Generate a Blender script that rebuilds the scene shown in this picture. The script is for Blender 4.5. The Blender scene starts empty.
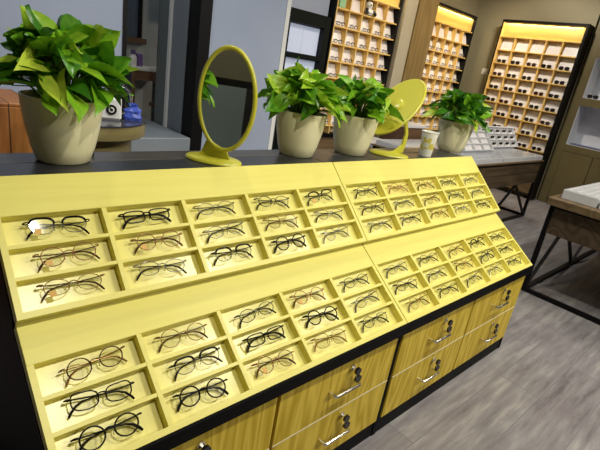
import bpy, math, random
from mathutils import Vector, Matrix
PI = math.pi
sc = bpy.context.scene
col = sc.collection
random.seed(7)

# ------------------------------------------------------------------ helpers
class MB:
    def __init__(s): s.v = []; s.f = []; s.m = []; s.sm = []; s.mi = 0; s.c = []; s.tint = 0.5
    def add(s, vs, fs, smooth=False):
        o = len(s.v); s.v += [tuple(v) for v in vs]; s.c += [s.tint]*len(vs)
        for f in fs: s.f.append([i+o for i in f]); s.m.append(s.mi); s.sm.append(smooth)
        return s
    def box(s, x0, x1, y0, y1, z0, z1, b=0.0):
        if b <= 0:
            vs = [(x, y, z) for z in (z0, z1) for y in (y0, y1) for x in (x0, x1)]
            return s.add(vs, [(0,2,3,1),(4,5,7,6),(0,1,5,4),(2,6,7,3),(0,4,6,2),(1,3,7,5)])
        vs = []
        X, Y, Z = (x0, x1), (y0, y1), (z0, z1)
        idx = {}
        for k in (0, 1):
            for j in (0, 1):
                for i in (0, 1):
                    dx, dy, dz = b*(1-2*i), b*(1-2*j), b*(1-2*k)
                    idx[i,j,k,0] = len(vs); vs.append((X[i], Y[j]+dy, Z[k]+dz))
                    idx[i,j,k,1] = len(vs); vs.append((X[i]+dx, Y[j], Z[k]+dz))
                    idx[i,j,k,2] = len(vs); vs.append((X[i]+dx, Y[j]+dy, Z[k]))
        fs = []
        g = lambda i,j,k,a: idx[i,j,k,a]
        for i in (0, 1):
            q = [g(i,0,0,0), g(i,1,0,0), g(i,1,1,0), g(i,0,1,0)]; fs.append(q if i else q[::-1])
            q = [g(0,i,0,1), g(0,i,1,1), g(1,i,1,1), g(1,i,0,1)]; fs.append(q if i else q[::-1])
            q = [g(0,0,i,2), g(1,0,i,2), g(1,1,i,2), g(0,1,i,2)]; fs.append(q if i else q[::-1])
        def fl(q, flip): fs.append(q[::-1] if flip else q)
        for a in (0, 1):
            for c in (0, 1):
                fl([g(a,c,0,0), g(a,c,0,1), g(a,c,1,1), g(a,c,1,0)], (a+c) % 2 == 1)
                fl([g(a,0,c,0), g(a,1,c,0), g(a,1,c,2), g(a,0,c,2)], (a+c) % 2 == 1)
                fl([g(0,a,c,1), g(0,a,c,2), g(1,a,c,2), g(1,a,c,1)], (a+c) % 2 == 1)
        for i in (0, 1):
            for j in (0, 1):
                for k in (0, 1):
                    fl([g(i,j,k,0), g(i,j,k,2), g(i,j,k,1)], (i+j+k) % 2 == 0)
        return s.add(vs, fs)
    def tube(s, pts, r, n=6, closed=False):
        P = [Vector(p) for p in pts]; N = len(P); rr = r if isinstance(r, (list, tuple)) else [r]*N
        vs = []; up = None
        for i in range(N):
            a = P[(i-1) % N] if (closed or i > 0) else P[i]; b = P[(i+1) % N] if (closed or i < N-1) else P[i]
            t = (b-a).normalized()
            if up is None:
                up = Vector((0,0,1)) if abs(t.z) < .9 else Vector((1,0,0))
            u = t.cross(up)
            if u.length < 1e-6: u = t.cross(Vector((1,.2,.1)))
            u.normalize(); w = u.cross(t).normalized(); up = w
            for k in range(n):
                an = 2*PI*k/n; vs.append(P[i] + rr[i]*(math.cos(an)*u + math.sin(an)*w))
        fs = []
        for i in range(N if closed else N-1):
            j = (i+1) % N
            for k in range(n):
                k2 = (k+1) % n; fs.append((i*n+k, i*n+k2, j*n+k2, j*n+k))
        if not closed: fs.append(tuple(range(n))[::-1]); fs.append(tuple((N-1)*n+k for k in range(n)))
        return s.add(vs, fs, True)
    def bar(s, a, b, w, h=None):
        """square section bar from a to b"""
        h = h or w; a = Vector(a); b = Vector(b); t = (b-a).normalized()
        up = Vector((0,0,1)) if abs(t.z) < .95 else Vector((0,1,0))
        u = t.cross(up).normalized()*w/2; w2 = u.normalized().cross(t).normalized()*h/2
        vs = [p+i*u+j*w2 for p in (a, b) for i, j in ((-1,-1),(1,-1),(1,1),(-1,1))]
        return s.add(vs, [(0,1,2,3)[::-1],(4,5,6,7)] + [(k,(k+1)%4,4+(k+1)%4,4+k) for k in range(4)])
    def lathe(s, prof, c=(0,0,0), n=40, sx=1, sy=1):
        vs = []
        for r, z in prof:
            for k in range(n): vs.append((c[0]+sx*r*math.cos(2*PI*k/n), c[1]+sy*r*math.sin(2*PI*k/n), c[2]+z))
        fs = [(i*n+k, i*n+(k+1)%n, (i+1)*n+(k+1)%n, (i+1)*n+k) for i in range(len(prof)-1) for k in range(n)]
        if prof[0][0] > 1e-6: fs.append(tuple(range(n))[::-1])
        if prof[-1][0] > 1e-6: fs.append(tuple((len(prof)-1)*n+k for k in range(n)))
        return s.add(vs, fs, True)
    def prism(s, prof, x0, x1):
        """profile in (y,z), extruded along x"""
        n = len(prof)
        return s.add([(x0,y,z) for y,z in prof]+[(x1,y,z) for y,z in prof],
                     [tuple(range(n))[::-1], tuple(range(n,2*n))]+[(k,(k+1)%n,n+(k+1)%n,n+k) for k in range(n)])
    def build(s, name, mat, parent=None, loc=None, rot=None):
        me = bpy.data.meshes.new(name); me.from_pydata(s.v, [], s.f); 
        mats = mat if isinstance(mat, (list, tuple)) else [mat]
        for m in mats: me.materials.append(m)
        me.polygons.foreach_set('material_index', s.m); me.polygons.foreach_set('use_smooth', s.sm)
        at = me.attributes.new('tint', 'FLOAT', 'POINT'); at.data.foreach_set('value', s.c)
        me.update()
        import bmesh
        bm = bmesh.new(); bm.from_mesh(me); bmesh.ops.recalc_face_normals(bm, faces=bm.faces); bm.to_mesh(me); bm.free()
        if any(s.sm):
            try: me.set_sharp_from_angle(angle=math.radians(40))
            except Exception: pass
        o = bpy.data.objects.new(name, me); col.objects.link(o)
        if parent: o.parent = parent
        if loc: o.location = loc
        if rot: o.rotation_euler = rot
        return o

def tag(o, label=None, cat=None, group=None, kind=None):
    if label: o['label'] = label
    if cat: o['category'] = cat
    if group: o['group'] = group
    if kind: o['kind'] = kind
    return o
def empty(name, loc=(0,0,0), rot=(0,0,0), **k):
    o = bpy.data.objects.new(name, None); o.empty_display_size = .05; col.objects.link(o)
    o.location = loc; o.rotation_euler = rot; return tag(o, **k)
def copy_tree(o, parent=None):
    c = o.copy(); col.objects.link(c); c.parent = parent
    for ch in list(KIDS.get(o.name, [])):
        k = copy_tree(ch, c); 
    return c
KIDS = {}
def reg(o):
    KIDS[o.name] = list(o.children)
    for ch in o.children: reg(ch)

# ------------------------------------------------------------------ materials
def mat(name, color, rough=.5, metal=0., spec=.5, **k):
    m = bpy.data.materials.new(name); m.use_nodes = True; b = m.node_tree.nodes['Principled BSDF']
    b.inputs['Base Color'].default_value = (*color, 1); b.inputs['Roughness'].default_value = rough
    b.inputs['Metallic'].default_value = metal; b.inputs['Specular IOR Level'].default_value = spec
    return m
def nodes(m): return m.node_tree.nodes, m.node_tree.links, m.node_tree.nodes['Principled BSDF']
def ramp(nt, stops):
    r = nt.new('ShaderNodeValToRGB'); e = r.color_ramp.elements
    while len(e) < len(stops): e.new(.5)
    for i, (p, c) in enumerate(stops): e[i].position = p; e[i].color = (*c, 1)
    return r
def noisy(name, c1, c2, scale=(8,8,8), rough=.5, detail=4, spec=.5, bump=0, metal=0, contrast=(.35,.65), coord='Object'):
    m = mat(name, c1, rough, metal, spec); n, l, b = nodes(m)
    tc = n.new('ShaderNodeTexCoord'); mp = n.new('ShaderNodeMapping'); mp.inputs['Scale'].default_value = scale
    nz = n.new('ShaderNodeTexNoise'); nz.inputs['Scale'].default_value = 1; nz.inputs['Detail'].default_value = detail
    l.new(tc.outputs[coord], mp.inputs[0]); l.new(mp.outputs[0], nz.inputs[0])
    r = ramp(n, [(contrast[0], c1), (contrast[1], c2)]); l.new(nz.outputs[0], r.inputs[0]); l.new(r.outputs[0], b.inputs['Base Color'])
    if bump:
        bp = n.new('ShaderNodeBump'); bp.inputs['Strength'].default_value = bump; bp.inputs['Distance'].default_value = .002
        l.new(nz.outputs[0], bp.inputs['Height']); l.new(bp.outputs[0], b.inputs['Normal'])
    return m
def wood(name, c1, c2, axis='Z', ring=22, stretch=.12, rough=.45, dist=4., spec=.4):
    """cathedral grain running along axis"""
    m = mat(name, c1, rough, 0, spec); n, l, b = nodes(m)
    tc = n.new('ShaderNodeTexCoord'); mp = n.new('ShaderNodeMapping')
    sc_ = {'X': (stretch,1,1), 'Y': (1,stretch,1), 'Z': (1,1,stretch)}[axis]; mp.inputs['Scale'].default_value = sc_
    oi = n.new('ShaderNodeObjectInfo'); av = n.new('ShaderNodeVectorMath'); av.operation = 'ADD'
    ml = n.new('ShaderNodeMath'); ml.operation = 'MULTIPLY'; ml.inputs[1].default_value = 7.0
    l.new(oi.outputs['Random'], ml.inputs[0])
    l.new(tc.outputs['Object'], av.inputs[0]); l.new(ml.outputs[0], av.inputs[1]); l.new(av.outputs[0], mp.inputs[0])
    nz = n.new('ShaderNodeTexNoise'); nz.inputs['Scale'].default_value = dist; nz.inputs['Detail'].default_value = 2
    l.new(mp.outputs[0], nz.inputs[0])
    m1 = n.new('ShaderNodeMath'); m1.operation = 'MULTIPLY'; m1.inputs[1].default_value = ring; l.new(nz.outputs[0], m1.inputs[0])
    fr = n.new('ShaderNodeMath'); fr.operation = 'PINGPONG'; fr.inputs[1].default_value = 1.0; l.new(m1.outputs[0], fr.inputs[0])
    f2 = n.new('ShaderNodeTexNoise'); mp2 = n.new('ShaderNodeMapping'); s2 = {'X': (4,160,160), 'Y': (160,4,160), 'Z': (160,160,4)}[axis]
    mp2.inputs['Scale'].default_value = s2; l.new(tc.outputs['Object'], mp2.inputs[0]); l.new(mp2.outputs[0], f2.inputs[0]); f2.inputs['Scale'].default_value = 1
    mx = n.new('ShaderNodeMath'); mx.operation = 'MULTIPLY_ADD'; mx.inputs[1].default_value = .5; l.new(f2.outputs[0], mx.inputs[0]); 
    m3 = n.new('ShaderNodeMath'); m3.operation = 'MULTIPLY'; m3.inputs[1].default_value = .6; l.new(fr.outputs[0], m3.inputs[0]); l.new(m3.outputs[0], mx.inputs[2])
    r = ramp(n, [(.25, c1), (.85, c2)]); l.new(mx.outputs[0], r.inputs[0]); l.new(r.outputs[0], b.inputs['Base Color'])
    return m
def planks(name, cols, pl=1.2, pw=.16, rough=.4, axis='X', mortar=(.1,.1,.1)):
    m = mat(name, cols[0], rough); n, l, b = nodes(m)
    tc = n.new('ShaderNodeTexCoord'); mp = n.new('ShaderNodeMapping')
    if axis == 'Y': mp.inputs['Rotation'].default_value = (0, 0, PI/2)
    if axis == 'Z':
        sp = n.new('ShaderNodeSeparateXYZ'); cb = n.new('ShaderNodeCombineXYZ'); l.new(tc.outputs['Object'], sp.inputs[0])
        l.new(sp.outputs[2], cb.inputs[0]); l.new(sp.outputs[0], cb.inputs[1]); l.new(sp.outputs[1], cb.inputs[2]); l.new(cb.outputs[0], mp.inputs[0])
    else: l.new(tc.outputs['Object'], mp.inputs[0])
    br = n.new('ShaderNodeTexBrick'); br.inputs['Scale'].default_value = 1; br.inputs['Brick Width'].default_value = pl; br.inputs['Row Height'].default_value = pw
    br.inputs['Mortar Size'].default_value = .0025; br.inputs['Color1'].default_value = (0,0,0,1); br.inputs['Color2'].default_value = (1,1,1,1); br.inputs['Mortar'].default_value = (.5,.5,.5,1)
    br.offset = .37; l.new(mp.outputs[0], br.inputs[0])
    nz = n.new('ShaderNodeTexNoise'); mp2 = n.new('ShaderNodeMapping'); mp2.inputs['Scale'].default_value = (3,26,26); nz.inputs['Scale'].default_value = 1; nz.inputs['Detail'].default_value = 6; nz.inputs['Roughness'].default_value = .65
    l.new(mp.outputs[0], mp2.inputs[0]); l.new(mp2.outputs[0], nz.inputs[0])
    n3 = n.new('ShaderNodeTexNoise'); n3.inputs['Scale'].default_value = 3.; n3.inputs['Detail'].default_value = 5; l.new(mp.outputs[0], n3.inputs[0])
    a = n.new('ShaderNodeMath'); a.operation = 'MULTIPLY_ADD'; a.inputs[1].default_value = .16; l.new(br.outputs[0], a.inputs[0]); l.new(nz.outputs[0], a.inputs[2])
    a2 = n.new('ShaderNodeMath'); a2.operation = 'MULTIPLY_ADD'; a2.inputs[1].default_value = .45; l.new(n3.outputs[0], a2.inputs[0]); l.new(a.outputs[0], a2.inputs[2])
    k = len(cols); r = ramp(n, [(.52+.5*i/(k-1), c) for i, c in enumerate(cols)]); l.new(a2.outputs[0], r.inputs[0])
    mx = n.new('ShaderNodeMix'); mx.data_type = 'RGBA'; mx.inputs['B'].default_value = (*mortar,1)
    l.new(br.outputs['Fac'], mx.inputs['Factor']); l.new(r.outputs[0], mx.inputs['A']); l.new(mx.outputs['Result'], b.inputs['Base Color'])
    rr = n.new('ShaderNodeMapRange'); rr.inputs['To Min'].default_value = rough-.1; rr.inputs['To Max'].default_value = rough+.2; l.new(nz.outputs[0], rr.inputs[0]); l.new(rr.outputs[0], b.inputs['Roughness'])
    return m
def emit(name, c, s):
    m = mat(name, c); n, l, b = nodes(m); b.inputs['Emission Color'].default_value = (*c,1); b.inputs['Emission Strength'].default_value = s; return m

M = {}
M['tray'] = noisy('tray_laminate', (.84,.76,.19), (.80,.72,.17), (3,60,60), .36, spec=.35)
M['tray_floor'] = noisy('tray_cell_floor', (.87,.80,.23), (.80,.72,.18), (60,3,60), .28, spec=.55)
M['tray_edge'] = noisy('tray_edge_laminate', (.60,.53,.14), (.56,.49,.12), (3,60,60), .4)
M['black'] = noisy('black_laminate', (.003,.003,.0035), (.004,.004,.005), (20,20,20), .5, spec=.08)
M['ledge'] = noisy('dark_ledge_wood', (.030,.032,.038), (.018,.019,.022), (2,60,60), .3, spec=.5)
M['ledge2'] = noisy('dark_brown_ledge_wood', (.085,.075,.065), (.05,.043,.037), (2,40,40), .3, spec=.5)
M['drawer'] = wood('drawer_ochre_wood', (.54,.37,.025), (.80,.59,.085), 'Z', 20, .10, dist=9., spec=.15)
M['band'] = mat('pale_edge_band', (.78,.68,.40), .4)
M['chrome'] = mat('brushed_chrome', (.75,.73,.68), .25, 1)
M['blackplastic'] = mat('black_plastic', (.012,.012,.012), .25)
M['floor'] = planks('grey_wood_floor', [(.10,.088,.095), (.21,.19,.20), (.28,.262,.27), (.38,.36,.35)], 1.2, .19, .42, 'X', (.20,.19,.20))
M['lilac'] = noisy('lilac_grey_wall_paint', (.36,.41,.53), (.33,.38,.50), (2,2,2), .6)
M['beige'] = noisy('beige_wall_paint', (.30,.27,.17), (.27,.24,.15), (1.5,1.5,1.5), .6)
M['white_trim'] = mat('white_trim_paint', (.75,.75,.72), .5)
M['darkwall'] = noisy('dark_wall_paint', (.06,.055,.05), (.04,.037,.034), (2,2,2), .7)
M['ceiling'] = mat('ceiling_paint', (.55,.53,.48), .8)
M['frameblack'] = mat('black_metal', (.005,.0045,.005), .45, 0, .18)
M['rackwood'] = wood('rack_yellow_wood', (.86,.57,.16), (.90,.64,.22), 'X', 14, .1)
M['header'] = wood('header_golden_wood', (.70,.46,.10), (.80,.58,.18), 'X', 10, .2)
M['card'] = noisy('white_acrylic_card', (.86,.83,.84), (.80,.77,.78), (30,30,30), .3)
M['rackback'] = noisy('rack_cell_back', (.80,.62,.34), (.74,.56,.28), (10,10,10), .5)
M['brownpanel'] = wood('brown_pillar_wood', (.20,.135,.045), (.26,.18,.07), 'Z', 18, .1)
M['cream'] = noisy('cream_panel', (.46,.42,.32), (.42,.38,.28), (4,4,1), .5)
M['olive'] = noisy('olive_brown_lacquer', (.17,.14,.06), (.145,.115,.05), (3,3,3), .38)
M['tablewood'] = wood('dark_walnut_wood', (.06,.04,.022), (.115,.078,.045), 'X', 18, .12)
M['tabletop'] = wood('walnut_table_slab', (.13,.085,.04), (.20,.135,.07), 'X', 18, .12)
M['whitebox'] = noisy('white_lacquer', (.72,.73,.76), (.66,.67,.70), (6,6,6), .25)
M['glassy'] = mat('grey_glass_top', (.50,.53,.58), .12, 0, .8)
M['pot'] = noisy('cream_ceramic', (.93,.87,.55), (.90,.84,.51), (12,12,12), .28, spec=.6)
M['soil'] = noisy('potting_soil', (.03,.02,.012), (.06,.045,.03), (80,80,80), .9, bump=.8)
M['stem'] = mat('green_stem', (.16,.30,.04), .5)
M['yellowplastic'] = noisy('lime_yellow_plastic', (.60,.57,.05), (.56,.53,.045), (5,5,5), .3, spec=.6)
M['mirror'] = mat('mirror_silver', (.80,.84,.82), .015, 1)
M['tile'] = planks('pale_wall_tile', [(.40,.43,.43), (.46,.50,.50)], .3, .2, .3, 'X', (.30,.33,.34))
M['slate'] = noisy('slate_grey_paint', (.145,.165,.16), (.13,.15,.145), (2,2,2), .5)
M['glasspart'] = mat('blue_grey_glass', (.19,.215,.25), .15, 0, .6)
M['step'] = noisy('grey_step_laminate', (.25,.28,.31), (.22,.25,.28), (3,3,3), .4)
M['chestnut'] = planks('chestnut_planks', [(.16,.05,.01), (.30,.11,.02), (.40,.16,.035)], 2.0, .09, .45, 'Z', (.04,.015,.005))
M['brown'] = wood('brown_wood', (.11,.06,.035), (.16,.09,.05), 'X', 12, .1)
M['tablerim'] = noisy('olive_wood_rim', (.30,.25,.10), (.24,.19,.08), (3,3,30), .4)
M['darktop'] = mat('dark_glass_top', (.05,.05,.06), .15, 0, .6)
M['winpane'] = mat('dim_window_glass', (.10,.13,.18), .1, 0, .7)
M['whiteplastic'] = mat('white_plastic', (.80,.80,.78), .3)
M['blueplastic'] = mat('blue_plastic', (.05,.09,.45), .3)
M['purple'] = mat('purple_plastic', (.16,.10,.30), .4)
M['palepatch'] = mat('pale_green_patch', (.42,.52,.48), .2)  # for the added panel that shows only in the upright mirror
M['screen'] = emit('lit_showcase_panel', (.55,.62,.80), .35)
M['tag_orange'] = mat('orange_price_sticker', (.75,.42,.08), .5)
M['paper'] = mat('white_paper', (.80,.80,.76), .5)
M['green'] = mat('pale_green_box', (.35,.62,.35), .5)
M['charcoal'] = mat('charcoal_cabinet', (.007,.009,.008), .4, 0, .2)
M['niche'] = mat('white_niche_interior', (.72,.74,.80), .4)
M['silvercard'] = mat('blue_grey_tray', (.12,.14,.25), .4)

# lilac cup print
def cup_mat():
    m = mat('printed_paper_cup', (.85,.83,.74), .4); n, l, b = nodes(m)
    tc = n.new('ShaderNodeTexCoord'); nz = n.new('ShaderNodeTexNoise'); nz.inputs['Scale'].default_value = 38; nz.inputs['Detail'].default_value = 1
    nz.inputs['Distortion'].default_value = 1.2
    l.new(tc.outputs['Object'], nz.inputs[0])
    sp = n.new('ShaderNodeSeparateXYZ'); l.new(tc.outputs['Object'], sp.inputs[0])
    lo = n.new('ShaderNodeMath'); lo.operation = 'COMPARE'; lo.inputs[1].default_value = .060; lo.inputs[2].default_value = .032; l.new(sp.outputs[2], lo.inputs[0])
    gt = n.new('ShaderNodeMath'); gt.operation = 'GREATER_THAN'; gt.inputs[1].default_value = .50; l.new(nz.outputs[0], gt.inputs[0])
    mu = n.new('ShaderNodeMath'); mu.operation = 'MULTIPLY'; l.new(lo.outputs[0], mu.inputs[0]); l.new(gt.outputs[0], mu.inputs[1])
    mx = n.new('ShaderNodeMix'); mx.data_type = 'RGBA'; mx.inputs['A'].default_value = (.84,.83,.74,1); mx.inputs['B'].default_value = (.72,.62,.12,1)
    l.new(mu.outputs[0], mx.inputs['Factor']); l.new(mx.outputs['Result'], b.inputs['Base Color']); return m
M['cup'] = cup_mat()
# leaves
def leaf_mat():
    m = mat('pothos_leaf', (.1,.3,.03), .32, 0, .45); n, l, b = nodes(m)
    at = n.new('ShaderNodeAttribute'); at.attribute_name = 'tint'
    tc = n.new('ShaderNodeTexCoord'); nz = n.new('ShaderNodeTexNoise'); nz.inputs['Scale'].default_value = 45; nz.inputs['Detail'].default_value = 3; l.new(tc.outputs['Object'], nz.inputs[0])
    a = n.new('ShaderNodeMath'); a.operation = 'MULTIPLY_ADD'; a.inputs[1].default_value = .35; l.new(nz.outputs[0], a.inputs[0]); l.new(at.outputs['Fac'], a.inputs[2])
    r = ramp(n, [(.18, (.018,.085,.008)), (.42, (.055,.22,.012)), (.70, (.22,.50,.02)), (1., (.62,.74,.07))]); l.new(a.outputs[0], r.inputs[0]); l.new(r.outputs[0], b.inputs['Base Color'])
    tr = n.new('ShaderNodeBsdfTranslucent'); l.new(r.outputs[0], tr.inputs[0]); ms = n.new('ShaderNodeMixShader'); ms.inputs[0].default_value = .22
    out = n['Material Output']; l.new(b.outputs[0], ms.inputs[1]); l.new(tr.outputs[0], ms.inputs[2]); l.new(ms.outputs[0], out.inputs[0]); return m
M['leaf'] = leaf_mat()
# lens
def lens_mat(name, tintc, fac):
    m = mat(name, tintc, .04); n, l, b = nodes(m)
    tr = n.new('ShaderNodeBsdfTransparent'); tr.inputs[0].default_value = (*tintc, 1)
    ms = n.new('ShaderNodeMixShader'); ms.inputs[0].default_value = fac
    gl = n.new('ShaderNodeBsdfGlossy'); gl.inputs['Roughness'].default_value = .05
    l.new(tr.outputs[0], ms.inputs[1]); l.new(gl.outputs[0], ms.inputs[2]); l.new(ms.outputs[0], n['Material Output'].inputs[0]); return m
M['lens'] = lens_mat('clear_lens', (.985,.985,.96), .05)
M['lensdark'] = mat('dark_sunglass_lens', (.02,.015,.012), .1)
FR = {'black': mat('black_acetate', (.006,.005,.006), .35, 0, .3), 'gold': mat('gold_wire', (.42,.25,.07), .3, .6), 'rose': mat('rose_gold_wire', (.55,.26,.14), .3, .6),
      'silver': mat('silver_wire', (.32,.31,.28), .3, .7), 'brown': mat('brown_metal', (.09,.045,.02), .3, .3), 'gun': mat('gunmetal_wire', (.06,.06,.06), .3, .5),
      'tortoise': noisy('tortoiseshell', (.02,.012,.006), (.16,.06,.02), (60,60,60), .2)}

# ------------------------------------------------------------------ room
def struct(name, mb, m, **k): o = mb.build(name, m, **k); o['kind'] = 'structure'; return o
struct('floor', MB().box(-2.6,6.9,-3.6,4.6,-.05,0), M['floor'])
struct('ceiling', MB().box(-2.6,6.9,-3.6,4.6,2.8,2.85), M['ceiling'])
struct('wall_right', MB().box(6.42,6.9,.965,4.6,0,2.8).box(6.78,6.9,-3.6,.965,0,2.8), M['beige'])
struct('wall_back', MB().box(2.2,6.42,2.56,2.66,0,2.8), M['beige'])
struct('wall_left', MB().box(-2.6,-2.5,-3.6,4.6,0,2.8), M['darkwall'])
struct('reflected_band', MB().box(-2.5,-2.46,-3.4,1.8,1.12,2.8), M['beige'])  # unseen band added for the beige top of the mirror's reflection
d_ = struct('reflected_patch', MB().box(-2.5,-2.46,-1.12,-.62,0,1.05), M['palepatch'])  # unseen panel added so the upright mirror reflects a pale patch
MB().box(-2.46,-2.42,-.70,-.68,.95,1.15).build('patch_handle', M['chrome'], d_)
struct('wall_front', MB().box(-2.5,6.78,-3.6,-3.5,0,2.8), M['darkwall'])
struct('wall_back_left', MB().box(-2.5,1.06,1.85,1.95,0,2.8), M['lilac'])
struct('wall_back_middle', MB().box(1.66,2.33,1.85,1.95,0,2.8), M['lilac'])
struct('trim_1', MB().box(2.33,2.37,1.845,1.955,0,2.8), M['white_trim'])
struct('trim_2', MB().box(1.57,1.66,1.82,1.97,0,2.8), M['frameblack'])      # black door post
struct('trim_3', MB().box(1.06,1.085,1.84,1.97,0,2.8), M['frameblack'])
struct('wall_inner', MB().box(-.5,2.2,2.95,3.05,0,2.8), M['tile'])
struct('wall_partition', MB().box(1.56,1.60,2.22,2.40,0,2.8), M['slate'])
struct('trim_4', MB().box(1.55,1.61,2.185,2.22,0,2.8), M['white_trim'])
w = struct('window_1', MB().box(1.565,1.585,1.97,2.185,0,2.8), M['glasspart'])
w = struct('window_2', MB().box(1.50,1.64,2.94,2.95,1.24,2.4), M['winpane'])
f = MB(); f.box(1.47,1.50,2.92,2.95,1.2,2.43); f.box(1.64,1.67,2.92,2.95,1.2,2.43); f.box(1.47,1.67,2.92,2.95,2.4,2.43); f.build('window_frame', M['frameblack'], w)
MB().box(1.46,1.70,2.88,2.95,1.19,1.235,.004).build('window_sill', M['brown'], w)
struct('trim_5', MB().box(1.27,1.47,2.90,2.95,1.1,2.8), M['frameblack'])
struct('wall_above_showcase', MB().box(2.2,3.39,2.46,2.56,1.72,2.8), M['lilac'])
# pillar between the racks
struct('wall_pillar', MB().box(4.49,4.70,2.34,2.56,0,2.8), M['cream'])
struct('trim_6', MB().box(4.70,5.09,2.32,2.56,0,2.8), M['brownpanel'])
s = empty('light_switch', (6.418,2.19,1.53), label='small white light switch on beige wall between the two racks', cat='light switch')
MB().box(-.006,0,-.04,.04,-.04,.04,.002).build('plate', M['white_trim'], s); MB().box(-.011,-.005,-.018,.018,-.025,.025,.001).build('rocker', M['whiteplastic'], s)

# ------------------------------------------------------------------ display counter
LX = 1.1
TH1, TH2 = .7729, .6348
Z0 = .942
YF = -.46
prof = [(.245,0),(.245,.912),(.022,.912),(.0,.893),(-.190,.700),(-.192,.668),(-.225,.645),(-.44,.482),(-.44,0)]
def drawer(root, x0, x1, z0, z1, lab=None):
    d = MB().box(x0,x1,YF,YF+.019,z0,z1,.0008).build('drawer', M['drawer'], root)
    e = MB(); e.box(x0,x1,YF-.0012,YF+.018,z1-.0005,z1+.0035); e.build('edge_band', M['band'], d)
    cx = (x0+x1)/2 + .0; hz = z1-.088
    h = MB(); r = .005
    h.tube([(cx-.058,YF,hz),(cx-.058,YF-.022,hz),(cx-.052,YF-.028,hz),(cx+.052,YF-.028,hz),(cx+.058,YF-.022,hz),(cx+.058,YF,hz)], r, 8)
    h.build('handle', M['chrome'], d)
    k = MB(); kx = cx+.03; kz = z1-.03
    def disc(mb, c, rr, y0, y1, n=20):
        vs = [(c[0]+rr*math.cos(2*PI*i/n), y, c[1]+rr*math.sin(2*PI*i/n)) for y in (y0,y1) for i in range(n)]
        mb.add(vs, [tuple(range(n)), tuple(range(n,2*n))[::-1]]+[(i,(i+1)%n,n+(i+1)%n,n+i) for i in range(n)])
    disc(k, (kx,kz), .010, YF-.006, YF); lk = k.build('lock', M['chrome'], d)
    k = MB(); k.bar((kx,YF-.005,kz),(kx,YF-.022,kz),.006,.003); k.build('key_blade', M['chrome'], d)
    k = MB(); disc(k, (kx,kz), .0125, YF-.028, YF-.020); k.build('key_head', M['blackplastic'], d)
    k = MB(); disc(k, (kx+.012,kz-.034), .0135, YF-.026, YF-.018); k.build('spare_key_head', M['blackplastic'], d)
    k = MB(); k.tube([(kx+.008*math.sin(a)+.006, YF-.024, kz-.017+.012*math.cos(a)) for a in [2*PI*i/14 for i in range(14)]], .0009, 5, True); k.build('key_ring', M['chrome'], d)
    return d
def counter(x, label):
    r = empty('display_counter', (x,0,0), label=label, cat='display counter', group='drawer counters under the yellow trays')
    MB().prism(prof, .001, LX-.001).build('carcass', M['black'], r)
    f = MB(); f.box(.001,LX-.001,-.4775,-.4712,.466,.504); f.box(.001,LX-.001,-.4712,-.44,.466,.474); f.box(.001,LX-.001,-.452,-.44,.45,.466); f.box(.001,LX-.001,-.452,-.44,0,.075)
    f.box(.001,.012,-.455,-.44,.0,.452); f.box(LX-.012,LX-.001,-.455,-.44,.0,.452); f.build('face_frame', M['black'], r)
    t = MB(); t.box(.001,LX-.001,.0215,.143,.912,.93,.002); t.build('ledge_board', M['ledge'], r)
    t = MB(); t.box(.001,LX-.001,.146,.247,.912,.93,.002); t.build('rear_ledge_board', M['ledge2'], r)
    for x0, x1 in ((.016,.540),(.552,1.084)):
        drawer(r, x0, x1, .079, .2625); drawer(r, x0, x1, .2675, .448)
    return r
counter(0, 'black counter with ochre wood drawers, the near left one under the large left trays')
counter(LX, 'black counter with ochre wood drawers, the far right one beside the walking floor')

NC, NR = 5, 3
def tray(x, y, z, th, V, hd, label, slab):
    r = empty('display_tray', (x,y,z), (th,0,0), label=label, cat='display tray', group='sloping yellow eyewear trays')
    g = .0018; W0, W1 = g, LX-g; D = .024
    MB().box(W0,W1,-V,-.0,-.029,-D).build('base_panel', M['tray_floor'], r)
    MB().box(W0,W1,-hd,0,-D,0,.001).build('header_board', M['tray'], r)
    rim = .013; fr = .014
    b = MB(); b.box(W0,W0+rim,-V+fr,-hd,-D,0); b.box(W1-rim,W1,-V+fr,-hd,-D,0); b.box(W0,W1,-V,-V+fr,-D,0); b.build('rim', M['tray'], r)
    cw = (LX-2*g-2*rim)/NC; rp = (V-hd-fr)/NR
    for i in range(1, NC):
        cx = W0+rim+i*cw; MB().box(cx-.006,cx+.006,-V+fr,-hd,-D,-.0004,.0006).build('column_divider', M['tray'], r)
    for j in range(1, NR):
        cy = -hd-j*rp; MB().box(W0+rim,W1-rim,cy-.0045,cy+.0045,-D,-.0012,.0006).build('row_divider', M['tray'], r)
    cells = {}
    for j in range(NR):
        for i in range(NC):
            cells[j,i] = (W0+rim+(i+.5)*cw, -hd-(j+.5)*rp, -D)
    return r, cells
yL, zL = -.2138, Z0-.2479
trays = {
 'UL': tray(0,0,Z0,TH1,.3264,.0987,'upper left sloping yellow tray, nearest the big potted plant','upper left'),
 'UR': tray(LX,0,Z0,TH1,.3264,.0987,'upper right sloping yellow tray, beneath the paper cup','upper right'),
 'LL': tray(0,yL,zL,TH2,.3185,.0911,'lower left sloping yellow tray, at the bottom left foreground','lower left'),
 'LR': tray(LX,yL,zL,TH2,.3185,.0911,'lower right sloping yellow tray, above the key-locked drawers at far right','lower right')}

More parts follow.
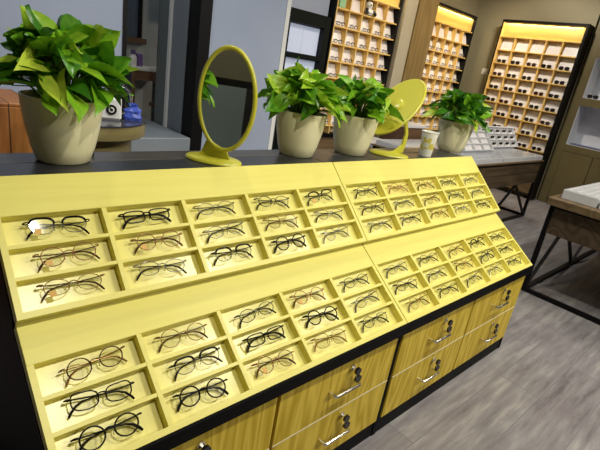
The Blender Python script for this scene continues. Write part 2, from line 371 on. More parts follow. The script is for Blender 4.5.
# ------------------------------------------------------------------ eyeglasses
def outline(kind, s, n=32):
    pts = []
    for i in range(n):
        a = 2*PI*i/n; c, d = math.cos(a), math.sin(a)
        if kind == 'round': x, z = .0238*c, .0212*d
        elif kind == 'oval': x, z = .0255*c, .0170*d
        elif kind == 'rect':
            e = .55; x = .0265*math.copysign(abs(c)**e, c); z = .0150*math.copysign(abs(d)**e, d)
        elif kind == 'square':
            e = .65; x = .0255*math.copysign(abs(c)**e, c); z = .0205*math.copysign(abs(d)**e, d)
        elif kind == 'cat':
            e = .75; x = .026*math.copysign(abs(c)**e, c); z = .0175*math.copysign(abs(d)**e, d); z += .18*max(0, x)*(1 if z > 0 else .4)
        elif kind == 'brow':
            e = .7; x = .0255*math.copysign(abs(c)**e, c); z = .018*math.copysign(abs(d)**e, d)
            if z < 0: x *= 1-.25*abs(z)/.018
        pts.append((s*(x+.0335), 0, z))
    return pts
def make_glasses(name, kind, fcol, tcol, r, brow=False, tagged=False, lens='lens'):
    e = empty(name)
    f = MB(); top = .010
    for s in (-1, 1):
        o = outline(kind, s)
        if brow:
            f.tube(o, .0009, 5, True)
            up = [p for p in o if p[2] > .002]; up.sort(key=lambda p: p[0]); f.tube([(a,b,c+.001) for a,b,c in up], .0026, 6)
        else: f.tube(o, r, 6, True)
        f.tube([(s*.0585,0,top),(s*.0645,.0005,top+.001),(s*.0685,.004,top),(s*.0690,.009,top)], max(r,.0014)*1.1, 6)
        f.tube([(s*.011,.001,.002),(s*.0095,.007,-.002),(s*.008,.009,-.006)], .0008, 5)
        f.lathe([(0,-.0015),(.0035,0),(0,.0015)], (s*.008,.009,-.008), 8, .5, 1)
    f.tube([(-.0115,0,.004),(-.006,.0,.0075),(0,0,.0085),(.006,0,.0075),(.0115,0,.004)], max(r,.0013), 6)
    f.build('frame', FR[fcol], e)
    for s in (-1, 1):
        o = outline(kind, s, 20); c = (s*.0335, 0, 0)
        m = MB(); m.add([(a,-.0006,b) for a,_,b in o]+[(a,.0006,b) for a,_,b in o], [tuple(range(20)), tuple(range(20,40))[::-1]]+[(k,(k+1)%20,20+(k+1)%20,20+k) for k in range(20)])
        m.build('lens', M[lens], e)
    rt = max(r, .0013)*1.05
    for s, yo in ((-1,.011),(1,.0155)):
        m = MB(); P = [(s*.069,.009,top),(s*.067,yo,top),(s*.03,yo,top-.003),(s*-.005,yo,top-.005),(s*-.034,yo,top-.008),(s*-.048,yo-.001,top-.014),(s*-.058,yo-.002,top-.024),(s*-.064,yo-.003,top-.033)]
        m.tube(P, [rt,rt,rt,rt,rt*1.3,rt*1.7,rt*1.9,rt*1.5], 6); m.build('temple', FR[tcol], e)
    if tagged:
        MB().box(-.050,-.037,-.004,-.003,-.019,-.006).build('price_tag', M['tag_orange'], e)
    return e
K = {  # key: (description, kind, frame colour, temple colour, radius, brow, tag, object name)
 'a': ('black browline eyeglasses with orange tag','brow','black','black',.0012,True,True),
 'b': ('black rectangular eyeglasses','rect','black','black',.0018,False,False),
 'c': ('thin gold round eyeglasses with dark temples','round','gold','brown',.0010,False,False),
 'd': ('gunmetal oval eyeglasses','oval','gun','black',.0011,False,False),
 'e': ('gold oval eyeglasses with orange tag','oval','gold','brown',.0010,False,True),
 'f': ('rose gold round eyeglasses with orange tag','round','rose','brown',.0011,False,True),
 'g': ('silver oval eyeglasses with dark temples','oval','silver','black',.0010,False,False),
 'h': ('thick black round eyeglasses','round','black','black',.0018,False,False),
 'i': ('black cat-eye eyeglasses','cat','black','black',.0015,False,False),
 'j': ('brown round wire eyeglasses','round','brown','gold',.0014,False,False),
 'k': ('black browline eyeglasses','brow','black','black',.0012,True,False),
 'l': ('pale rose gold oval eyeglasses','oval','rose','rose',.0009,False,False),
 'm': ('gunmetal square eyeglasses','square','gun','black',.0015,False,False),
 'n': ('tortoiseshell square eyeglasses','square','tortoise','brown',.0016,False,False),
 'o': ('silver round eyeglasses','round','silver','silver',.0010,False,False),
 'p': ('pale gold square eyeglasses','square','gold','gold',.0009,False,False),
}
lay = {}
lay['UL'] = ['abgda', 'ffgcg', 'egkho']
lay['UR'] = ['dlcdo', 'dgcdg', 'gdcod']
lay['LL'] = ['jcdfd', 'ikbhg', 'hhfpd']
lay['LR'] = ['gdckd', 'dgcmd', 'cdgod']
ROW = ['top','middle','bottom']; COL = ['first','second','third','fourth','last']
NM = {'UL':'upper left','UR':'upper right','LL':'lower left','LR':'lower right'}
protos = {}
for T in ('UL','UR','LL','LR'):
    r, cells = trays[T]
    Mr = Matrix.Translation(r.location) @ Matrix.Rotation(r.rotation_euler.x, 4, 'X')
    for j in range(3):
        for i in range(5):
            k = lay[T][j][i]; d = K[k]
            if k not in protos:
                g = make_glasses('eyeglasses', d[1], d[2], d[3], d[4], d[5], d[6]); reg(g); protos[k] = g
            else: g = copy_tree(protos[k])
            g['label'] = f"{d[0]}, {ROW[j]} row, {COL[i]} compartment of the {NM[T]} tray"
            g['category'] = 'eyeglasses'; g['group'] = 'eyeglasses lying in the yellow trays'
            cx, cy, cz = cells[j,i]
            tilt = math.radians(7 + random.uniform(-3,4)); rz = math.radians(random.uniform(-5,6))
            L = Matrix.Translation((cx+random.uniform(-.008,.010)-.004, cy+.003, cz+.0215)) @ Matrix.Rotation(rz, 4, 'Z') @ Matrix.Rotation(tilt-PI/2, 4, 'X')
            W_ = Mr @ L
            g.matrix_world = W_; g.location = W_.to_translation(); g.rotation_euler = W_.to_euler()
# ------------------------------------------------------------------ pots with pothos
def pothos(loc, label, seed, n=95, R=.17, H=.20, base_z=.93, grp='potted pothos plants on the counter', scale=1.0, front_drop=.05, light=0.):
    rnd = random.Random(seed)
    r = empty('potted_pothos', (loc[0],loc[1],base_z), label=label, cat='potted plant', group=grp)
    h = .168
    MB().lathe([(0,0),(.060,0),(.066,.004),(.078,.04),(.089,.09),(.096,.14),(.0985,h),(.0935,h),(.090,h-.015),(.086,h-.03),(0,h-.03)], n=48).build('pot', M['pot'], r)
    MB().lathe([(.0865,h-.029),(.08,h-.019),(.04,h-.013),(0,h-.011)], n=24).build('soil', M['soil'], r)
    fo = MB(); st = MB()
    for i in range(n):
        az = i*2.39996 + rnd.uniform(-.3,.3); u = (i+.5)/n
        el = math.radians(2 + 80*u**1.1) + rnd.uniform(-.1,.1)
        rad = rnd.uniform(.62,1.0)
        dirv = Vector((math.cos(az)*math.cos(el), math.sin(az)*math.cos(el), math.sin(el)))
        top = Vector((0,0,h-.01))
        base = top + Vector((dirv.x*R*rad*.66, dirv.y*R*rad*.66, .03+max(-.3,dirv.z)*H*rad*.72))
        if el < .15: base = top + Vector((dirv.x*(.094+.03*rad), dirv.y*(.094+.03*rad), .02+rnd.uniform(0,.035)))
        L = rnd.uniform(.056,.096)*scale; Wd = L*rnd.uniform(.60,.80)
        out = Vector((math.cos(az), math.sin(az), 0)); lift = rnd.uniform(-.55,.55) + math.sin(el)*.6
        if el < .2: lift = rnd.uniform(-.7,.3)
        tang = Vector((-math.sin(az), math.cos(az), 0))
        ax = (out*rnd.uniform(.7,1.2) + Vector((0,0,1))*(lift+rnd.uniform(-.3,.15)) + tang*rnd.uniform(-1,1)).normalized()
        nrm = (Vector((0,0,1))*rnd.uniform(.5,1) + out*rnd.uniform(-.1,1.1) + tang*rnd.uniform(-.9,.9)); nrm = (nrm - ax*nrm.dot(ax)).normalized()
        side = ax.cross(nrm).normalized()
        t_ = rnd.random(); fo.tint = min(.95, max(0, .12 + light + .5*t_ + (.25 if rnd.random() < .15 else 0)))
        prof = [(0,.0),(-.06,.30),(-.05,.52),(.04,.80),(.18,.97),(.34,1.0),(.52,.86),(.70,.60),(.86,.27),(.95,.10),(1.,.0)]
        droop = rnd.uniform(-.1,.6); fold = rnd.uniform(.12,.7); wav = rnd.uniform(-.09,.09)
        vs = []; m = 7
        for q, (t, wv) in enumerate(prof):
            for k in range(m):
                s_ = -1+2*k/(m-1)
                tt = t if abs(s_) > .01 or q > 2 else max(0, t)
                if q <= 2: tt = t*abs(s_)  # heart lobes
                x = s_*wv*Wd/2; up = fold*abs(x) - droop*L*max(0,tt)**2 + wav*L*math.sin(tt*7+s_*2)*abs(s_)
                vs.append(base + ax*(tt*L) + side*x + nrm*up)
        fs = [(a*m+k, a*m+k+1, (a+1)*m+k+1, (a+1)*m+k) for a in range(len(prof)-1) for k in range(m-1)]
        fo.add(vs, fs, True)
        root = top + Vector((dirv.x*.035, dirv.y*.035, -.008)); mid = (root+base)/2 + Vector((0,0,.02)) 
        if el < .15: mid.z = max(mid.z, top.z+.018)
        st.tube([root, mid, base], [.0022,.0018,.0014], 5)
    f_ = fo.build('foliage', M['leaf'], r)
    st.build('stems', M['stem'], r)
    return r
pothos((.212,.168), 'large pothos in cream pot at the left end of the counter, nearest the camera', 3, n=120, R=.18, H=.175, scale=1.1)
pothos((1.062,.165), 'pothos in cream pot just right of the upright oval mirror', 11, n=115, R=.185, H=.155, light=.10)
pothos((1.385,.165), 'pothos in cream pot beside the tilted yellow mirror, second of the adjoining pair', 23, n=105, R=.17, H=.15, light=.0)
pothos((2.25,.165), 'dark leaved pothos in cream pot behind the paper cup, farthest right', 31, n=115, R=.19, H=.16, light=-.10)

# ------------------------------------------------------------------ mirrors
def oval(mb, c, T, Hh, N, a, b, y0, y1, n=48):
    c, T, Hh, N = map(Vector, (c, T, Hh, N))
    vs = [c + T*a*math.sin(2*PI*i/n) + Hh*b*math.cos(2*PI*i/n) + N*d for d in (y0, y1) for i in range(n)]
    mb.add(vs, [tuple(range(n)), tuple(range(n,2*n))[::-1]]+[(i,(i+1)%n,n+(i+1)%n,n+i) for i in range(n)])
def mirror(loc, label, zr, C0, T, Hh, a, b, bracket, brot=0):
    r = empty('table_mirror', loc, (0,0,zr), label=label, cat='mirror', group='yellow oval table mirrors')
    T = Vector(T).normalized(); Hh = Vector(Hh); Hh = (Hh - T*Hh.dot(T)).normalized(); N = Hh.cross(T).normalized()
    C0 = Vector(C0)
    bs = MB(); bs.lathe([(0,0),(1,0),(1.03,.003),(1.0,.009),(.93,.012),(0,.012)], n=48, sx=.092, sy=.060); bs.build('base', M['yellowplastic'], r, rot=(0,0,brot))
    sh = MB(); oval(sh, C0, T, Hh, N, a-.004, b-.004, -.008, .001); s1 = sh.build('back_shell', M['yellowplastic'], r)
    fr = MB(); pts = [C0 + T*a*math.sin(2*PI*i/56) + Hh*b*math.cos(2*PI*i/56) for i in range(56)]; fr.tube(pts, .0075, 10, True); fr.build('rim', M['yellowplastic'], r)
    mg = MB(); oval(mg, C0, T, Hh, N, a-.006, b-.006, .0012, .003); mg.build('mirror_glass', M['mirror'], r)
    hb = MB(); n = 24; hc = C0 - N*.008
    vs = [hc + (T*math.sin(2*PI*i/n) + Hh*math.cos(2*PI*i/n))*rr - N*d for rr, d in ((.034,0),(.034,.007),(.030,.009)) for i in range(n)]
    hb.add(vs, [(q*n+i, q*n+(i+1)%n, (q+1)*n+(i+1)%n, (q+1)*n+i) for q in (0,1) for i in range(n)]+[tuple(2*n+i for i in range(n))], True)
    hb.build('hub', M['yellowplastic'], r)
    # bracket: flat curved strip from base to hub
    br = MB(); P, W = bracket; vs = []
    for (p, w) in zip(P, W):
        p = Vector(p); vs += [p+Vector((-w/2,-.004,0)), p+Vector((w/2,-.004,0)), p+Vector((w/2,.004,0)), p+Vector((-w/2,.004,0))]
    m = len(P); fs = [(4*i+k, 4*i+(k+1)%4, 4*(i+1)+(k+1)%4, 4*(i+1)+k) for i in range(m-1) for k in range(4)] + [(0,1,2,3), tuple(4*(m-1)+k for k in range(4))]
    br.add(vs, fs); br.build('bracket', M['yellowplastic'], r)
    return r
# upright mirror (glass faces -y): local frame = world frame
mirror((.648,.110,.93), 'upright oval mirror with yellow rim, dark glass facing out between the plants', -.93,
       (.03,-.012,.199), (-.035,.02,1), (1,0,0), .153, .089,
       ([(.0,.006,.010),(.0,.006,.03),(.005,.006,.08),(.02,.008,.14),(.03,.008,.19)], [.11,.085,.06,.045,.04]))
# tilted mirror seen from behind
def m2():
    r = mirror((1.605,.115,.93), 'lime yellow oval mirror tilted over and seen from behind, near the paper cup', 0,
       (-.012,.005,.222), (.686,.0,.727), (0,1,0), .168, .105,
       ([(.03,.0,.010),(.075,.0,.02),(.105,.0,.05),(.108,.0,.10),(.085,.0,.15),(.035,.0,.20),(.012,.0,.212)], [.16,.07,.03,.022,.022,.024,.03]), brot=-.9)
    return r
m2()
k_ = MB().box(-.010,.010,-.008,.008,0,.016,.003).build('black_clip', M['blackplastic']); k_.location = (.292,.20,.93); tag(k_, 'tiny black clip on the dark ledge right of the big pot', 'clip')
# ------------------------------------------------------------------ cup
c = empty('paper_cup', (1.872,.085,.93), label='white paper cup with yellow swirl print in front of rightmost plant', cat='cup')
MB().lathe([(0,0),(.029,0),(.030,.003),(.041,.118),(.0385,.118),(.028,.006),(0,.006)], n=40).build('cup_body', M['cup'], c)
MB().tube([(.0415*math.cos(2*PI*i/32), .0415*math.sin(2*PI*i/32), .119) for i in range(32)], .0022, 6, True).build('rolled_rim', M['paper'], c)

# ------------------------------------------------------------------ display racks
def tiny_glasses(name, dark, r=.0022, s=1.0):
    m = MB(); 
    for sgn in (-1, 1):
        if dark:
            o = outline('square', sgn, 14); m.mi = 1
            m.add([(a*s,-.001,b*s) for a,_,b in o]+[(a*s,.001,b*s) for a,_,b in o], [tuple(range(14)), tuple(range(14,28))[::-1]]); m.mi = 0
        m.tube([(a*s,b,c_*s) for a,b,c_ in outline('square' if dark else 'oval', sgn, 14)], r, 4, True)
        m.tube([(sgn*.058*s,0,.01*s),(sgn*.069*s,.004,.01*s),(sgn*-.02*s,.014,.008*s),(sgn*-.05*s,.012,-.014*s)], r, 4)
    m.tube([(-.012*s,0,.004),(0,0,.008),(.012*s,0,.004)], r, 4)
    return m
def rack(loc, rz, label, nr, first_glass_row, glkind, rname, zt=2.20, liner=False, skip=()):
    r = empty('eyewear_rack', loc, (0,0,rz), label=label, cat='display rack', group='backlit wall racks of eyewear')
    W, D = 1.07, .183; fw = .032; DB = .105; zb = .56
    f = MB(); f.box(0,fw-(.0125 if liner else 0),0,D,0,zt,.002); f.box(W-fw,W,0,D,0,zt,.002); f.box(fw,W-fw,0,D,zt-fw,zt,.002); f.box(fw,W-fw,.0,D,zb-.04,zb); f.build('outer_frame', M['frameblack'], r)
    b = MB(); b.box(fw,W-fw,DB-.008,D,zb,zt-fw); b.build('back_panel', M['rackback'], r)
    MB().box(fw,W-fw,.03,DB-.009,1.997,zt-fw-.012).build('header_panel', M['header'], r)
    MB().box(fw,W-fw,.03,D,.08,zb-.04).build('base_cabinet', M['tabletop'], r)
    if liner:
        l_ = MB(); l_.box(fw-.012,fw+.0005,.0,DB-.008,zb,zt-fw); l_.build('side_liner', M['rackwood'], r)
    cw = (W-2*fw)/5; rp = .168; ztop = 1.99
    for j in range(nr+1):
        z = ztop-j*rp
        if z < zb+.01: break
        MB().box(fw+.001,W-fw-.001,.004,DB-.008,z-.006,z+.006).build('shelf', M['rackwood'], r)
    for i in range(1,5):
        MB().box(fw+i*cw-.006,fw+i*cw+.006,.010,DB-.008,zb,ztop-.006).build('divider', M['rackwood'], r)
    Mr = Matrix.Translation(loc) @ Matrix.Rotation(rz, 4, 'Z')
    ORD = ['first','second','third','fourth','fifth','sixth','seventh','eighth']
    for j in range(nr):
        z = ztop-(j+1)*rp
        for i in range(5):
            cx = fw+(i+.5)*cw
            if (j,i) in skip: continue
            k = MB(); k.prism([(.040,z+.0065),(.043,z+.0065),(.088,z+.138),(.085,z+.139)], cx-cw/2+.018, cx+cw/2-.010); k.build('card_panel', M['card'], r)
            if j >= first_glass_row and (j,i) not in skip:
                g = glproto[glkind[(i+2*j) % len(glkind)]]
                o = g.copy(); col.objects.link(o)
                p = Mr @ Vector((cx+random.uniform(-.01,.01), .010, z+.0085+.021)); o.location = p; o.rotation_euler = (0,0,rz+random.uniform(-.1,.1))
                w_ = o['desc']; o['label'] = f"{w_}, {ORD[j]} shelf row, {COL[i]} cell of the {rname}"; del o['desc']
                o['category'] = 'sunglasses' if 'sunglasses' in w_ else 'eyeglasses'; o['group'] = f"eyewear shown in the {rname}"
                o.name = 'sunglasses' if 'sunglasses' in w_ else 'eyeglasses'
    # LED strip under the top frame
    L = bpy.data.lights.new('rack_strip_light', 'AREA'); L.shape = 'RECTANGLE'; L.size = .95; L.size_y = .03; L.energy = LED; L.color = (1,.80,.40)
    lo = bpy.data.objects.new('rack_strip_light', L); col.objects.link(lo); lo.parent = r; lo.location = (W/2,.016,zt-fw-.004); lo.rotation_euler = (math.radians(20),0,0)
    return r
LED = 4.0
glproto = {}
def gp(k, dark, mats, desc, r):
    o = tiny_glasses('sunglasses', dark, r, 1.0).build('proto_'+k, mats); o['desc'] = desc; glproto[k] = o
gp('sblack', True, [FR['black'], M['lensdark']], 'black sunglasses', .0025)
gp('sbrown', True, [FR['brown'], M['lensdark']], 'brown rimmed sunglasses', .003)
gp('stort', True, [mat('red_brown_acetate', (.20,.05,.02), .3), M['lensdark']], 'red brown sunglasses', .003)
gp('ewire', False, [FR['gun']], 'thin dark eyeglasses', .0028)
gp('ebrown', False, [FR['brown']], 'thin brown eyeglasses', .0028)
rack((3.40,2.38,0), 0, 'left wall rack of yellow wood cells with a toy bear near its top', 8, 1, ['ewire','ebrown'], 'left wall rack', liner=True, skip=((0,0),(0,2)))
rack((5.11,2.38,0), 0, 'middle wall rack with yellow header, right of the brown pillar', 8, 1, ['ebrown','ewire','ewire'], 'middle wall rack', liner=True)
rack((6.235,2.04,0), -PI/2, 'right wall rack of sunglasses with yellow header and thick black frame', 8, 1, ['sblack','sblack','sbrown','sblack','stort'], 'right wall rack', liner=True)
for o in glproto.values(): bpy.data.objects.remove(o, do_unlink=True)

# toy and box on the left rack
t = empty('toy_bear', (3.935,2.414,1.8285), label='small black and white toy bear on the left wall rack', cat='toy')
b = MB(); b.lathe([(0,0),(.045,.005),(.06,.03),(.05,.06),(.0,.075)], n=20); b.build('body', M['whiteplastic'], t)
b = MB(); b.lathe([(0,-.04),(.03,-.033),(.046,0),(.03,.033),(0,.04)], (0,0,.10), 20); b.build('head', M['whiteplastic'], t)
for s in (-1,1):
    b = MB(); b.lathe([(0,-.016),(.016,0),(0,.016)], (s*.035,0,.14), 12); b.build('ear', M['blackplastic'], t)
    b = MB(); b.lathe([(0,-.012),(.012,0),(0,.012)], (s*.016,-.042,.105), 12, 1, .4); b.build('eye_patch', M['blackplastic'], t)
    b = MB(); b.tube([(s*.045,-.02,.055),(s*.07,-.045,.03),(s*.062,-.06,.012)], [.02,.018,.014], 8); b.build('arm', M['blackplastic'], t)
g = MB().box(3.46,3.55,2.385,2.43,1.829,1.93,.004).build('carton', M['green']); tag(g, 'pale green carton on the left wall rack beside the toy bear', 'box')

# ------------------------------------------------------------------ black showcase
s = empty('black_showcase', (2.80,2.38,0), label='tall black showcase with bluish lit panels between grey wall and left rack', cat='showcase')
f = MB(); f.box(0,.05,0,.18,0,1.715,.003); f.box(.50,.58,0,.18,0,1.715,.003); f.box(.05,.50,0,.18,1.60,1.715,.003)
for z in (1.29, .98, .67): f.box(.05,.50,.0,.18,z,z+.04)
f.box(.05,.50,.0,.18,0,.35); f.build('case_frame', M['charcoal'], s)
MB().box(.05,.50,.165,.18,.35,1.6).build('case_back', M['charcoal'], s)
for z in (1.33,1.02,.71):
    for k in (0,1): MB().box(.055+.222*k,.055+.222*k+.218,.06,.07,z+.004,z+.262).build('lit_panel', M['screen'], s)

# ------------------------------------------------------------------ right storage cabinet
s = empty('wall_cabinet', (6.745,.945,0), (0,0,-PI/2), label='olive brown wall cabinet with white niches and doors at right edge', cat='cabinet')
W = 1.6; D = .02  # local x runs toward the viewer, local y = depth, front plane at y=-D
f = MB(); f0, f1 = -.32, -.001
f.box(0,.105,f0,f1,0,2.45,.002); f.box(W-.05,W,f0,f1,0,2.45,.002); f.box(.105,W-.05,f0,f1,1.86,2.45); f.box(.105,W-.05,f0,f1,1.29,1.385); f.box(.105,W-.05,f0,f1,.715,.80); f.box(.105,W-.05,f0+.02,f1,0,.075)
f.box(.80,.85,f0,f1,.80,1.86); f.box(.105,W-.05,-.02,f1,.0,1.9); f.build('carcass', M['olive'], s)
for z0,z1 in ((.80,1.29),(1.385,1.86)):
    for x0,x1 in ((.105,.80),(.85,W-.05)):
        n_ = MB(); n_.box(x0,x1,-.03,-.021,z0,z1); n_.box(x0,x1,f0+.01,-.03,z0,z0+.006); n_.box(x0,x1,f0+.01,-.03,z1-.006,z1); n_.box(x0,x0+.006,f0+.01,-.03,z0+.006,z1-.006); n_.box(x1-.006,x1,f0+.01,-.03,z0+.006,z1-.006)
        n_.build('niche_lining', M['niche'], s)
for k in range(4):
    x0 = .105+k*.361; MB().box(x0+.002,x0+.357,f0-.004,f0+.016,.08,.708,.003).build('door', M['olive'], s)
# move it so its front face sits at x = 6.20 .. flush with the rack side
def add_sung(x,y,z,rz,label):
    o = tiny_glasses('sunglasses', True, .003, 1.0).build('sunglasses', [FR['black'], M['lensdark']]); o.location=(x,y,z); o.rotation_euler=(0,0,rz); tag(o, label, 'sunglasses')
add_sung(6.47,.74,1.391+.022,-PI/2,'black sunglasses in the upper white niche of the olive wall cabinet')
pd = MB().box(6.44,6.60,.25,.80,.8065,.822,.003).build('flat_display_tray', M['silvercard']); tag(pd, 'flat blue grey tray on the floor of the lower white niche', 'tray')

# ------------------------------------------------------------------ display tables
def dtable(loc, L, Wd, label, zl):
    r = empty('display_table', loc, label=label, cat='table', group='walnut display tables on black truss legs')
    b = .028
    for x in (b/2, L-b/2):
        for y in (b/2, Wd-b/2):
            MB().box(x-b/2,x+b/2,y-b/2,y+b/2,0,.645).build('leg', M['frameblack'], r)
    for y in (b/2, Wd-b/2): MB().box(b,L-b,y-b/2,y+b/2,0,b).build('floor_rail', M['frameblack'], r)
    for x in (b/2, L-b/2): MB().box(x-b/2,x+b/2,b,Wd-b,0,b).build('floor_rail', M['frameblack'], r)
    for y in (b/2, Wd-b/2):
        xs = [b/2, L*.25, L*.5, L*.75, L-b/2]; zz = [b, zl, b, zl, b]
        for q in range(4): MB().bar((xs[q],y,zz[q]-.01*(zz[q]<.1)),(xs[q+1],y,zz[q+1]-.01*(zz[q+1]<.1)),.02).build('brace', M['frameblack'], r)
    for y0 in (.004, Wd-.020):
        MB().box(b,L-b,y0,y0+.016,zl,.53,.001).build('lower_apron', M['tablewood'], r)
        for k in range(3):
            x0 = b+k*(L-2*b)/3; MB().box(x0+.002,x0+(L-2*b)/3-.002,y0-.002,y0+.016,.535,.6275,.002).build('drawer_front', M['tablewood'], r)
    for x0 in (.004, L-.020): MB().box(x0,x0+.016,b,Wd-b,zl,.6275,.001).build('side_apron', M['tablewood'], r)
    e = MB(); e.box(0,L,0,Wd,.628,.648); e.build('top_frame', M['frameblack'], r)
    return r
t1 = dtable((3.25,.66,0), 2.03, .80, 'walnut display table on black truss legs beyond the counter end', .41)
MB().box(-.01,2.04,-.01,.81,.648,.662,.002).build('tabletop', M['tabletop'], t1)
t2 = dtable((3.115,-1.16,0), 2.05, .97, 'walnut display table on black truss legs at the right edge, nearer one', .45)
MB().box(-.055,2.08,-.02,.985,.648,.698,.004).build('tabletop', M['tabletop'], t2)
def flatcase(x0,x1,y0,y1,z0,z1,label,grp,lines=0):
    r = empty('flat_showcase', ((x0+x1)/2,(y0+y1)/2,z0), label=label, cat='showcase', group=grp)
    w, d, h = (x1-x0)/2, (y1-y0)/2, z1-z0
    MB().box(-w,w,-d,d,0,h-.004,.002).build('case_body', M['whitebox'], r)
    MB().box(-w+.008,w-.008,-d+.008,d-.008,h-.004,h,.001).build('glass_lid', M['glassy'] if not lines else M['whitebox'], r)
    for k in range(lines):
        yy = -d+.03+k*(2*d-.06)/(lines-1); MB().box(-w+.02,w-.02,yy-.002,yy+.002,h,h+.0012).build('divider_strip', M['card'], r)
    return r
flatcase(3.26,4.26,.67,1.44,.662,.712,'flat grey glass-topped showcase on the left half of the far walnut table','flat cases on walnut tables')
flatcase(4.275,5.27,.67,1.44,.662,.712,'flat grey glass-topped showcase on the right half of the far walnut table','flat cases on walnut tables')
flatcase(3.15,4.45,-.435,-.225,.698,.762,'long white flat case on near right table, at its far edge','flat cases on walnut tables',4)
flatcase(3.15,4.45,-.675,-.450,.698,.762,'long white flat case on near right table, second from the far edge','flat cases on walnut tables',4)
flatcase(3.15,4.45,-.92,-.690,.698,.762,'long white flat case on near right table, at the right picture edge','flat cases on walnut tables',4)
# tilted white trays
def tilted(x0, y0, z0, W, H, th, label, nc, nr, dark):
    r = empty('tilted_tray', (x0,y0,z0), (th,0,0), label=label, cat='display tray', group='white trays propped on the far table')
    t = .03; MB().box(0,W,0,H,0,.006).build('base_panel', M['card'], r)
    b = MB(); b.box(0,.015,0,H,.006,t); b.box(W-.015,W,0,H,.006,t); b.box(.015,W-.015,0,.012,.006,t); b.box(.015,W-.015,H-.012,H,.006,t); b.build('rim', M['whitebox'], r)
    cw = (W-.03)/nc; ch = (H-.024)/nr
    for i in range(1,nc): MB().box(.015+i*cw-.004,.015+i*cw+.004,.012,H-.012,.006,t-.002).build('column_divider', M['whitebox'], r)
    for j in range(1,nr): MB().box(.015,W-.015,.012+j*ch-.004,.012+j*ch+.004,.006,t-.004).build('row_divider', M['whitebox'], r)
    p = MB(); p.box(.05,.07,H-.04,H-.02,-.001,0)
    MB().bar((W*.2,H-.03,0),(W*.2,(H-.03)*math.cos(th)**2+.0,-(H-.03)*math.sin(th)*math.cos(th)),.012).build('prop', M['frameblack'], r)
    MB().bar((W*.8,H-.03,0),(W*.8,(H-.03)*math.cos(th)**2+.0,-(H-.03)*math.sin(th)*math.cos(th)),.012).build('prop', M['frameblack'], r)
    Mr = Matrix.Translation((x0,y0,z0)) @ Matrix.Rotation(th, 4, 'X')
    first = None
    for j in range(nr):
        for i in range(nc):
            if not dark: continue
            w_ = Mr @ Matrix.Translation((.015+(i+.5)*cw, .010+(j+.5)*ch, .022)) @ Matrix.Rotation(math.radians(-60),4,'X')
            if first is None:
                first = tiny_glasses('sunglasses', True, .002, .62).build('sunglasses', [FR['black'], M['lensdark']]); o = first
            else: o = first.copy(); col.objects.link(o)
            o.location = w_.to_translation(); o.rotation_euler = w_.to_euler()
            tag(o, f"dark sunglasses, {['bottom','middle','top'][j]} row, {COL[i]} cell of the white tilted tray", 'sunglasses', 'sunglasses in the white tilted tray')
    return r
tilted(4.53,1.03,.713,.86,.24,math.radians(58),'white tilted tray of dark sunglasses on the far walnut table',5,3,True)
tilted(3.88,.90,.713,.60,.22,math.radians(50),'plain white tilted tray beside the sunglasses tray, behind the right plant',3,3,False)

# low display block and slab behind mirrors
b_ = empty('wooden_block', (4.15,1.62,0), label='dark wooden block stand with white top behind the paper cup', cat='display stand')
MB().box(-.17,.17,0,.34,0,.79,.003).build('block_body', M['brown'], b_); MB().box(-.175,.175,-.005,.345,.79,.825,.003).build('white_top', M['whitebox'], b_)
c = empty('low_table', (3.66,1.60,0), label='low dark table holding a flat white case behind the tilted mirror', cat='table')
MB().box(-.27,.27,0,.40,.53,.575,.003).build('tabletop', M['brown'], c)
for x in (-.24,.24):
    for y in (.03,.37): MB().box(x-.02,x+.02,y-.02,y+.02,0,.53).build('leg', M['brown'], c)
w_ = MB().box(3.47,3.87,1.62,1.95,.575,.625,.003).build('flat_white_case', M['whitebox']); tag(w_, 'flat white case on the low table behind the tilted yellow mirror', 'case')

# ------------------------------------------------------------------ left background
pk = empty('plank_cabinet', (-.1,1.0,0), label='chestnut plank cabinet at the left edge behind the big plant', cat='cabinet')
MB().box(-.6,.46,0,.4,0,.925,.004).build('plank_body', M['chestnut'], pk); MB().box(-.6,.46,.0,.4,.925,.94,.004).build('cabinet_top', M['chestnut'], pk)
rt = empty('round_table', (.71,1.47,0), label='small round table with olive wood rim behind the big pot', cat='table')
MB().lathe([(0,0),(.235,0),(.24,.01),(.24,.745),(0,.745)], n=48).build('drum_base', M['tablerim'], rt)
MB().lathe([(0,.745),(.305,.745),(.31,.75),(.31,.815),(0,.815)], n=56).build('rim_band', M['tablerim'], rt)
MB().lathe([(0,.815),(.312,.815),(.312,.824),(0,.824)], n=56).build('glass_top', M['darktop'], rt)
st = MB().box(1.10,1.545,1.78,2.55,0,.63,.006).build('step_platform', M['step']); tag(st, 'grey box platform standing in the dark doorway', 'platform')
